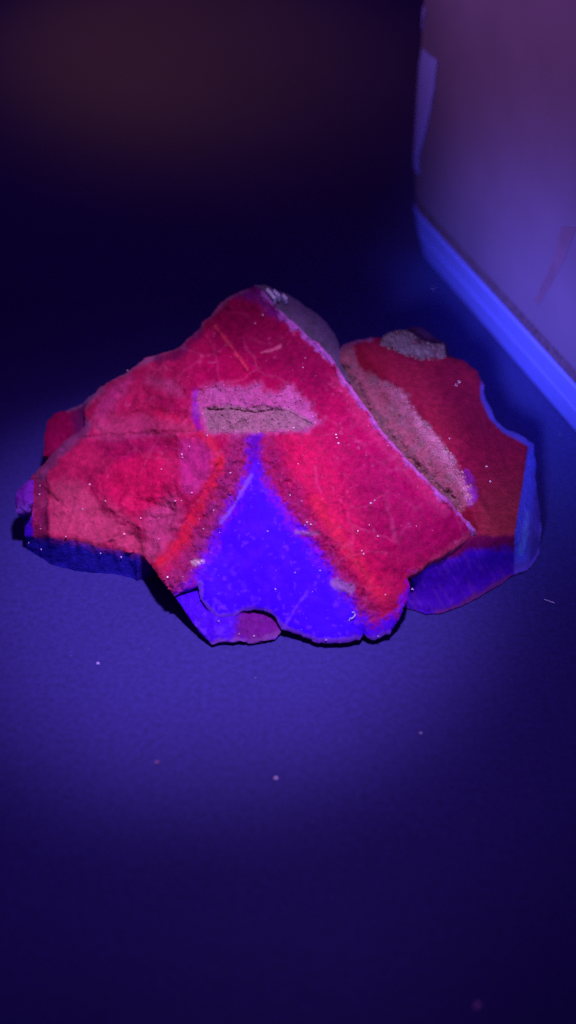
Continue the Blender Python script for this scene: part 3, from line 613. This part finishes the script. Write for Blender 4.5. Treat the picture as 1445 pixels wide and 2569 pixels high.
onrear = gx > np.interp(gy, [716, 1335, 1336, 2000], [640, 1196, 1020, 1020])
gz = np.where(onrear, rear_height(gx, gy) + rear_disp(gx, gy), front_h(gx, gy) + front_disp(gx, gy))
low = (gy > np.interp(gx, [60, 350, 351, 2000], [1350, 1386, 3000, 3000])); gz = np.where(low, gz - (gy - np.interp(gx, [60, 350], [1350, 1386])) * 0.095, gz)
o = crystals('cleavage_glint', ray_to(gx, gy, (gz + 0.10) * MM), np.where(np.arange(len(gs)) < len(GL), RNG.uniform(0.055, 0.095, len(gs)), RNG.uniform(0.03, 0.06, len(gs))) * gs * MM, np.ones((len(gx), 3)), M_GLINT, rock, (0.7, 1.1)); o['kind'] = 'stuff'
# specular streaks made as pale blades at the top of the grey facet
M_HIGHLIGHT = plain('pale_blue_highlight', (0.72, 0.90, 1.0), 0.25, 0.5, 0.1)
for (ax, ay, bx, by, wd, h) in [(669, 724, 690, 748, 4.0, 32.6), (687, 728, 701, 743, 3.4, 32.0), (709, 739, 719, 750, 3.4, 31.0)]:
    dx, dy = bx - ax, by - ay; L = math.hypot(dx, dy); nx, ny = -dy / L * wd, dx / L * wd
    q = ray_to([ax + nx, bx + nx, bx - nx, ax - nx], [ay + ny, by + ny, by - ny, ay - ny], np.array([h, h - 0.5, h - 0.5, h]) * MM)
    lowq = q - np.array([0, 0, 0.0012])
    link_mesh('highlight_blade', np.concatenate([q, lowq]), [(0, 1, 2, 3), (7, 6, 5, 4), (0, 4, 5, 1), (1, 5, 6, 2), (2, 6, 7, 3), (3, 7, 4, 0)], M_HIGHLIGHT, rock, smooth=False)

# ------------------------------------------------------------------ lint fibres and dust
M_LINT = plain('white_lint', (0.62, 0.66, 0.98), 0.6, 0.1, 0.1)
def fibre(name, pts, rad):
    cu = []
    P = [Vector(p) for p in pts]; V = []; Fc = []
    for i, p in enumerate(P):
        t = (P[min(i + 1, len(P) - 1)] - P[max(i - 1, 0)]).normalized(); a = t.orthogonal().normalized(); b = t.cross(a)
        rr = rad * (0.7 if i in (0, len(P) - 1) else 1)
        for k in range(6): V.append(p + (a * math.cos(k * math.pi / 3) + b * math.sin(k * math.pi / 3)) * rr)
    for i in range(len(P) - 1):
        for k in range(6): Fc.append((i * 6 + k, i * 6 + (k + 1) % 6, i * 6 + 6 + (k + 1) % 6, i * 6 + 6 + k))
    Fc.append(tuple(range(5, -1, -1))); Fc.append(tuple(range(len(V) - 6, len(V))))
    return link_mesh(name, V, Fc, M_LINT)
def surf_pts(pts, lift):
    px = np.array([p[0] for p in pts], float); py = np.array([p[1] for p in pts], float)
    return ray_to(px, py, (front_h(px, py) + front_disp(px, py) + lift) * MM)
tag(fibre('lint_fibre', surf_pts([(883, 1537), (888, 1535), (891, 1541), (889, 1547), (884, 1551), (878, 1552), (876, 1557)], 0.35), 0.13 * MM), 'tiny white hooked lint fibre lying on the blue part of the mineral', 'lint')
tag(fibre('lint_fibre', ray_to([1366, 1378, 1386, 1392], [1504, 1508, 1511, 1513], np.array([0.25, 0.3, 0.3, 0.4]) * MM), 0.12 * MM), 'short pale fibre lying on the tabletop right of the mineral', 'lint')
M_DUST = mineral('pale_dust', rough=0.7, spec=0.1, grain=2000, grain_amt=0.3, bump=0.2)
def speck(px, py, s, col, label, cat='dust speck'):
    bm = bmesh.new(); bmesh.ops.create_icosphere(bm, subdivisions=2, radius=s * MM)
    c = ray_to([px], [py], [s * 0.55 * MM])[0]
    for v in bm.verts:
        k = 1 + 0.25 * math.sin(v.co.x * 9000 + px) + 0.2 * math.sin(v.co.y * 7000 + py); v.co = Vector((v.co.x * k * 1.2, v.co.y * k, v.co.z * 0.6 * k))
    me = bpy.data.meshes.new('dust_speck'); bm.to_mesh(me); bm.free()
    ca = me.color_attributes.new('zone', 'FLOAT_COLOR', 'POINT')
    for d in ca.data: d.color = (*col, 1)
    me.materials.append(M_DUST)
    o = bpy.data.objects.new('dust_speck', me); COL.objects.link(o); o.location = c; o.rotation_euler[2] = px
    tag(o, label, cat, 'dust specks on the tabletop')
speck(246, 1665, 0.30, (0.45, 0.5, 0.95), 'pale blue dust speck on the lit tabletop below left of the mineral')
speck(392, 1913, 0.36, (0.30, 0.17, 0.40), 'dull pinkish dust speck on the tabletop in the lower left')
speck(691, 1951, 0.28, (0.8, 0.8, 1.0), 'brightest white dust speck on the tabletop below the mineral')
speck(1055, 1838, 0.24, (0.5, 0.5, 0.9), 'small white dust speck on the tabletop below the right slab')
speck(785, 757, 0.26, (0.55, 0.28, 0.40), 'brownish dust speck on the tabletop behind the grey facet')
speck(1087, 722, 0.30, (0.4, 0.35, 0.8), 'pale dust speck on the tabletop between mineral top and plastic box')
speck(1198, 2523, 0.42, (0.5, 0.35, 0.7), 'dim dust speck on the dark tabletop near the bottom edge')
px = np.array([178, 165, 505, 1000, 1054, 1116, 1328, 1190, 818, 1027, 536, 412, 347, 415, 785, 812, 1380, 996, 570, 270, 375, 866, 793, 853, 1003, 1334, 1237, 1405, 640, 424])
py = np.array([1645, 1678, 1966, 1690, 1733, 1769, 1986, 2056, 1713, 2360, 2430, 1884, 1900, 1840, 2062, 2144, 1508, 582, 1637, 1637, 1629, 1632, 1818, 1856, 640, 1085, 1465, 1090, 1700, 2164])
rr = np.random.default_rng(9); ex = rr.uniform(-20, 1460, 320); ey = rr.uniform(620, 2540, 320)
AX = np.concatenate([px, ex]); AY = np.concatenate([py, ey]); AS = np.concatenate([rr.uniform(0.11, 0.2, len(px)), rr.uniform(0.02, 0.075, len(ex))])
cols = np.array([0.35, 0.30, 0.62])[None] * rr.uniform(0.4, 1.3, len(AX))[:, None]
o = crystals('dust', ray_to(AX, AY, AS * 0.5 * MM), AS * MM, cols, M_DUST); o['kind'] = 'stuff'

# ------------------------------------------------------------------ plastic box at the upper right
box = bpy.data.objects.new('plastic_box', None); COL.objects.link(box); box.empty_display_size = 0.01
tag(box, 'upright blue-violet plastic box with rounded corner and glowing base rim behind the mineral', 'plastic box')
P1, P2 = ray_to([1200, 1445], [800, 1083], [0.0, 0.0])
P1 = Vector(P1); P2 = Vector(P2); ux = (P2 - P1).normalized(); uy = Vector((-ux.y, ux.x, 0)); A = P1 - ux * 0.046
box.location = A
LEN, DEP = 0.150, 0.080
def ring(off, z, rad=0.012):
    """rounded rectangle seen from above, grown by off"""
    pts = []; r = max(0.0012, rad + off)
    cs = [(-off + r, -off + r, math.pi), (LEN + off - r, -off + r, 1.5 * math.pi), (LEN + off - r, DEP + off - r, 0), (-off + r, DEP + off - r, 0.5 * math.pi)]
    for cx, cy, a0 in cs:
        for k in range(13):
            a = a0 + k / 12 * math.pi / 2
            p = ux * (cx + r * math.cos(a)) + uy * (cy + r * math.sin(a)); pts.append((p.x, p.y, z))
    return pts
def lathe_box(name, prof, mat, cap_top=False, cap_bottom=False):
    V = []; Fc = []
    for off, z in prof: V += ring(off * MM, z * MM)
    n = len(ring(0, 0))
    for i in range(len(prof) - 1):
        for k in range(n): Fc.append((i * n + k, i * n + (k + 1) % n, (i + 1) * n + (k + 1) % n, (i + 1) * n + k))
    if cap_bottom: Fc.append(tuple(range(n - 1, -1, -1)))
    if cap_top: Fc.append(tuple(range(len(V) - n, len(V))))
    return link_mesh(name, V, Fc, mat, box, sharp=28)
M_RIM = plain('bright_blue_plastic', (0.12, 0.135, 0.93), 0.35, 0.25, 0.04, 300, 0.03)
M_FACE = plain('violet_frosted_plastic', (0.115, 0.078, 0.27), 0.42, 0.25, 0.10, 40, 0.05)
M_GROOVE = plain('dusty_brown_groove', (0.085, 0.048, 0.16), 0.7, 0.1, 0.4, 900, 0.4)
M_CORNER_GLEAM = plain('pale_corner_gleam', (0.20, 0.20, 1.0), 0.3, 0.4, 0.05, 200, 0.03)  # pale blue stands in for the lamp's reflection on the corner
lathe_box('base_rim', [(-1.5, 0.1), (-0.2, 0.1), (0.2, 0.4), (2.4, 7.6), (2.1, 7.9), (-0.6, 7.95)], M_RIM, True, True)
lathe_box('lid_rim', [(-0.6, 8.15), (2.2, 8.2), (2.6, 8.5), (3.8, 14.0), (3.4, 14.6), (-0.6, 14.65)], M_RIM, True, True)
lathe_box('groove', [(-0.6, 14.7), (3.3, 14.75), (3.7, 18.2), (-0.6, 18.25)], M_GROOVE, True, True)
WALL = [(4.0, 18.5), (4.4, 22.0), (5.0, 30.0), (5.5, 60.0), (6.4, 110.0)]
lathe_box('wall', [(-0.6, 18.3)] + WALL + [(5.8, 110.6)], M_FACE, True, True)

# lamp reflection shaped as a pale raised strip on the rounded corner and a slanting rib inside the lid face, both following the wall
def wall_point(px, py, lift):
    """point of the wall surface (a little proud of it) in line with px, py"""
    best = None
    for zs in (np.arange(18.5, 105.0, 1.5), None, None):
        if zs is None:
            zs = np.linspace(best[2] - span, best[2] + span, 13)
        span = zs[1] - zs[0]
        for z in zs:
            off = np.interp(z, [b for a, b in WALL], [a for a, b in WALL]) + lift
            ringp = np.array(ring(off * MM, z * MM)) + np.array(A)
            q = ray_to([px], [py], [z * MM])[0]
            e = np.roll(ringp, -1, 0) - ringp; t = np.clip(((q[None, :2] - ringp[:, :2]) * e[:, :2]).sum(1) / ((e[:, :2] ** 2).sum(1) + 1e-15), 0, 1)
            near = ringp + e * t[:, None]; m = np.hypot(near[:, 0] - q[0], near[:, 1] - q[1])
            k = int(np.argmin(m))
            if best is None or m[k] < best[0]: best = (m[k], near[k], z)
    return best[1]
def wall_patch(name, left, right, lift, mat, n=14):
    V = []; Fc = []
    L2 = np.array(left, float); R2 = np.array(right, float)
    for i in range(n + 1):
        t = i / n
        a = np.array([np.interp(t, np.linspace(0, 1, len(L2)), L2[:, k]) for k in (0, 1)]); b = np.array([np.interp(t, np.linspace(0, 1, len(R2)), R2[:, k]) for k in (0, 1)])
        for u in (0, 0.33, 0.67, 1.0):
            p = a + (b - a) * u
            V.append(wall_point(p[0], p[1], lift) - np.array(A))
    top = len(V)
    for i in range(n + 1):
        for k in range(4):
            v = np.array(V[i * 4 + k]); c = np.array(ux * 0.05 + uy * 0.04); dn = c[:2] - v[:2]; dn /= np.linalg.norm(dn)
            V.append(np.array([v[0] + dn[0] * 0.0006, v[1] + dn[1] * 0.0006, v[2]]))
    for i in range(n):
        for k in range(3):
            q = (i * 4 + k, i * 4 + k + 1, i * 4 + k + 5, i * 4 + k + 4); Fc.append(q); Fc.append(tuple(top + a for a in q[::-1]))
        for k in (0, 3):
            q = (i * 4 + k, i * 4 + 4 + k, top + i * 4 + 4 + k, top + i * 4 + k); Fc.append(q)
    for r0 in (0, n * 4):
        for k in range(3): Fc.append((r0 + k, r0 + k + 1, top + r0 + k + 1, top + r0 + k))
    return link_mesh(name, V, Fc, mat, box, sharp=30)
def project(p):
    d = np.asarray(p) - CAM[None, :]; z = d @ FWD
    return W / 2 + F * d[:, 0] / z, H / 2 - F * (d @ UPV) / z
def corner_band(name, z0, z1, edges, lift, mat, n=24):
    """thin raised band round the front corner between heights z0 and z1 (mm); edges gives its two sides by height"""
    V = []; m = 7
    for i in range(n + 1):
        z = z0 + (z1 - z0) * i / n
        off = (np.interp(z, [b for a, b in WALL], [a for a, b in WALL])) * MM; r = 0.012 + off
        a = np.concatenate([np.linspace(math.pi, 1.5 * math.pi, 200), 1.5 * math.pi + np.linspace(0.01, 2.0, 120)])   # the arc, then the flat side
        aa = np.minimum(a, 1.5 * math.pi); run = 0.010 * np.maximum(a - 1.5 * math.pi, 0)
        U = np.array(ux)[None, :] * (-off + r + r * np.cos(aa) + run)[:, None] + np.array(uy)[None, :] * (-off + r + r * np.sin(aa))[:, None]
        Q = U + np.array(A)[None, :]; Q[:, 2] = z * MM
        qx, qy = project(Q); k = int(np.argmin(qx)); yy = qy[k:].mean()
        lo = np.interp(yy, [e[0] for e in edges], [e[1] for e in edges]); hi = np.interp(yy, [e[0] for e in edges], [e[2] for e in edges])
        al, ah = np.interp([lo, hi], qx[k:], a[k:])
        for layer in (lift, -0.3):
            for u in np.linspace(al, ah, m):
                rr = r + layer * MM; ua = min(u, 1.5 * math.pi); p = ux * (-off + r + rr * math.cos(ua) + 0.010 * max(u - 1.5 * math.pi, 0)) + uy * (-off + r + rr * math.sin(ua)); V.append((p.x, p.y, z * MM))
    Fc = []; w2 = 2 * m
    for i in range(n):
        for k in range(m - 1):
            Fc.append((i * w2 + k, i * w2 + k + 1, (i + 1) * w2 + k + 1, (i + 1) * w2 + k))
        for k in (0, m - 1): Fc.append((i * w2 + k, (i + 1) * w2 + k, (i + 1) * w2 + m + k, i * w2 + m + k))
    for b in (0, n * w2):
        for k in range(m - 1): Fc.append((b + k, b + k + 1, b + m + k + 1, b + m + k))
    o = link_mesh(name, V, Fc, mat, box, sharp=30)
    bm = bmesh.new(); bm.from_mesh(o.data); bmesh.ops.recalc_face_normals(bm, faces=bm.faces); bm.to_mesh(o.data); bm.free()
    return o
corner_band('corner_gleam', 26.5, 59.0, [(122, 1066, 1102), (220, 1050, 1092), (330, 1040, 1072), (422, 1035, 1050)], 0.25, M_CORNER_GLEAM)
corner_band('corner_gleam', 63.0, 68.0, [(60, 1060, 1068), (95, 1053, 1062)], 0.25, M_CORNER_GLEAM, 6)
M_RIB = plain('brownish_inner_rib', (0.115, 0.062, 0.21), 0.5, 0.2, 0.1, 200, 0.05)
wall_patch('inner_rib', [(1408, 570), (1385, 660), (1340, 755)], [(1446, 570), (1412, 660), (1352, 768)], 0.12, M_RIB)
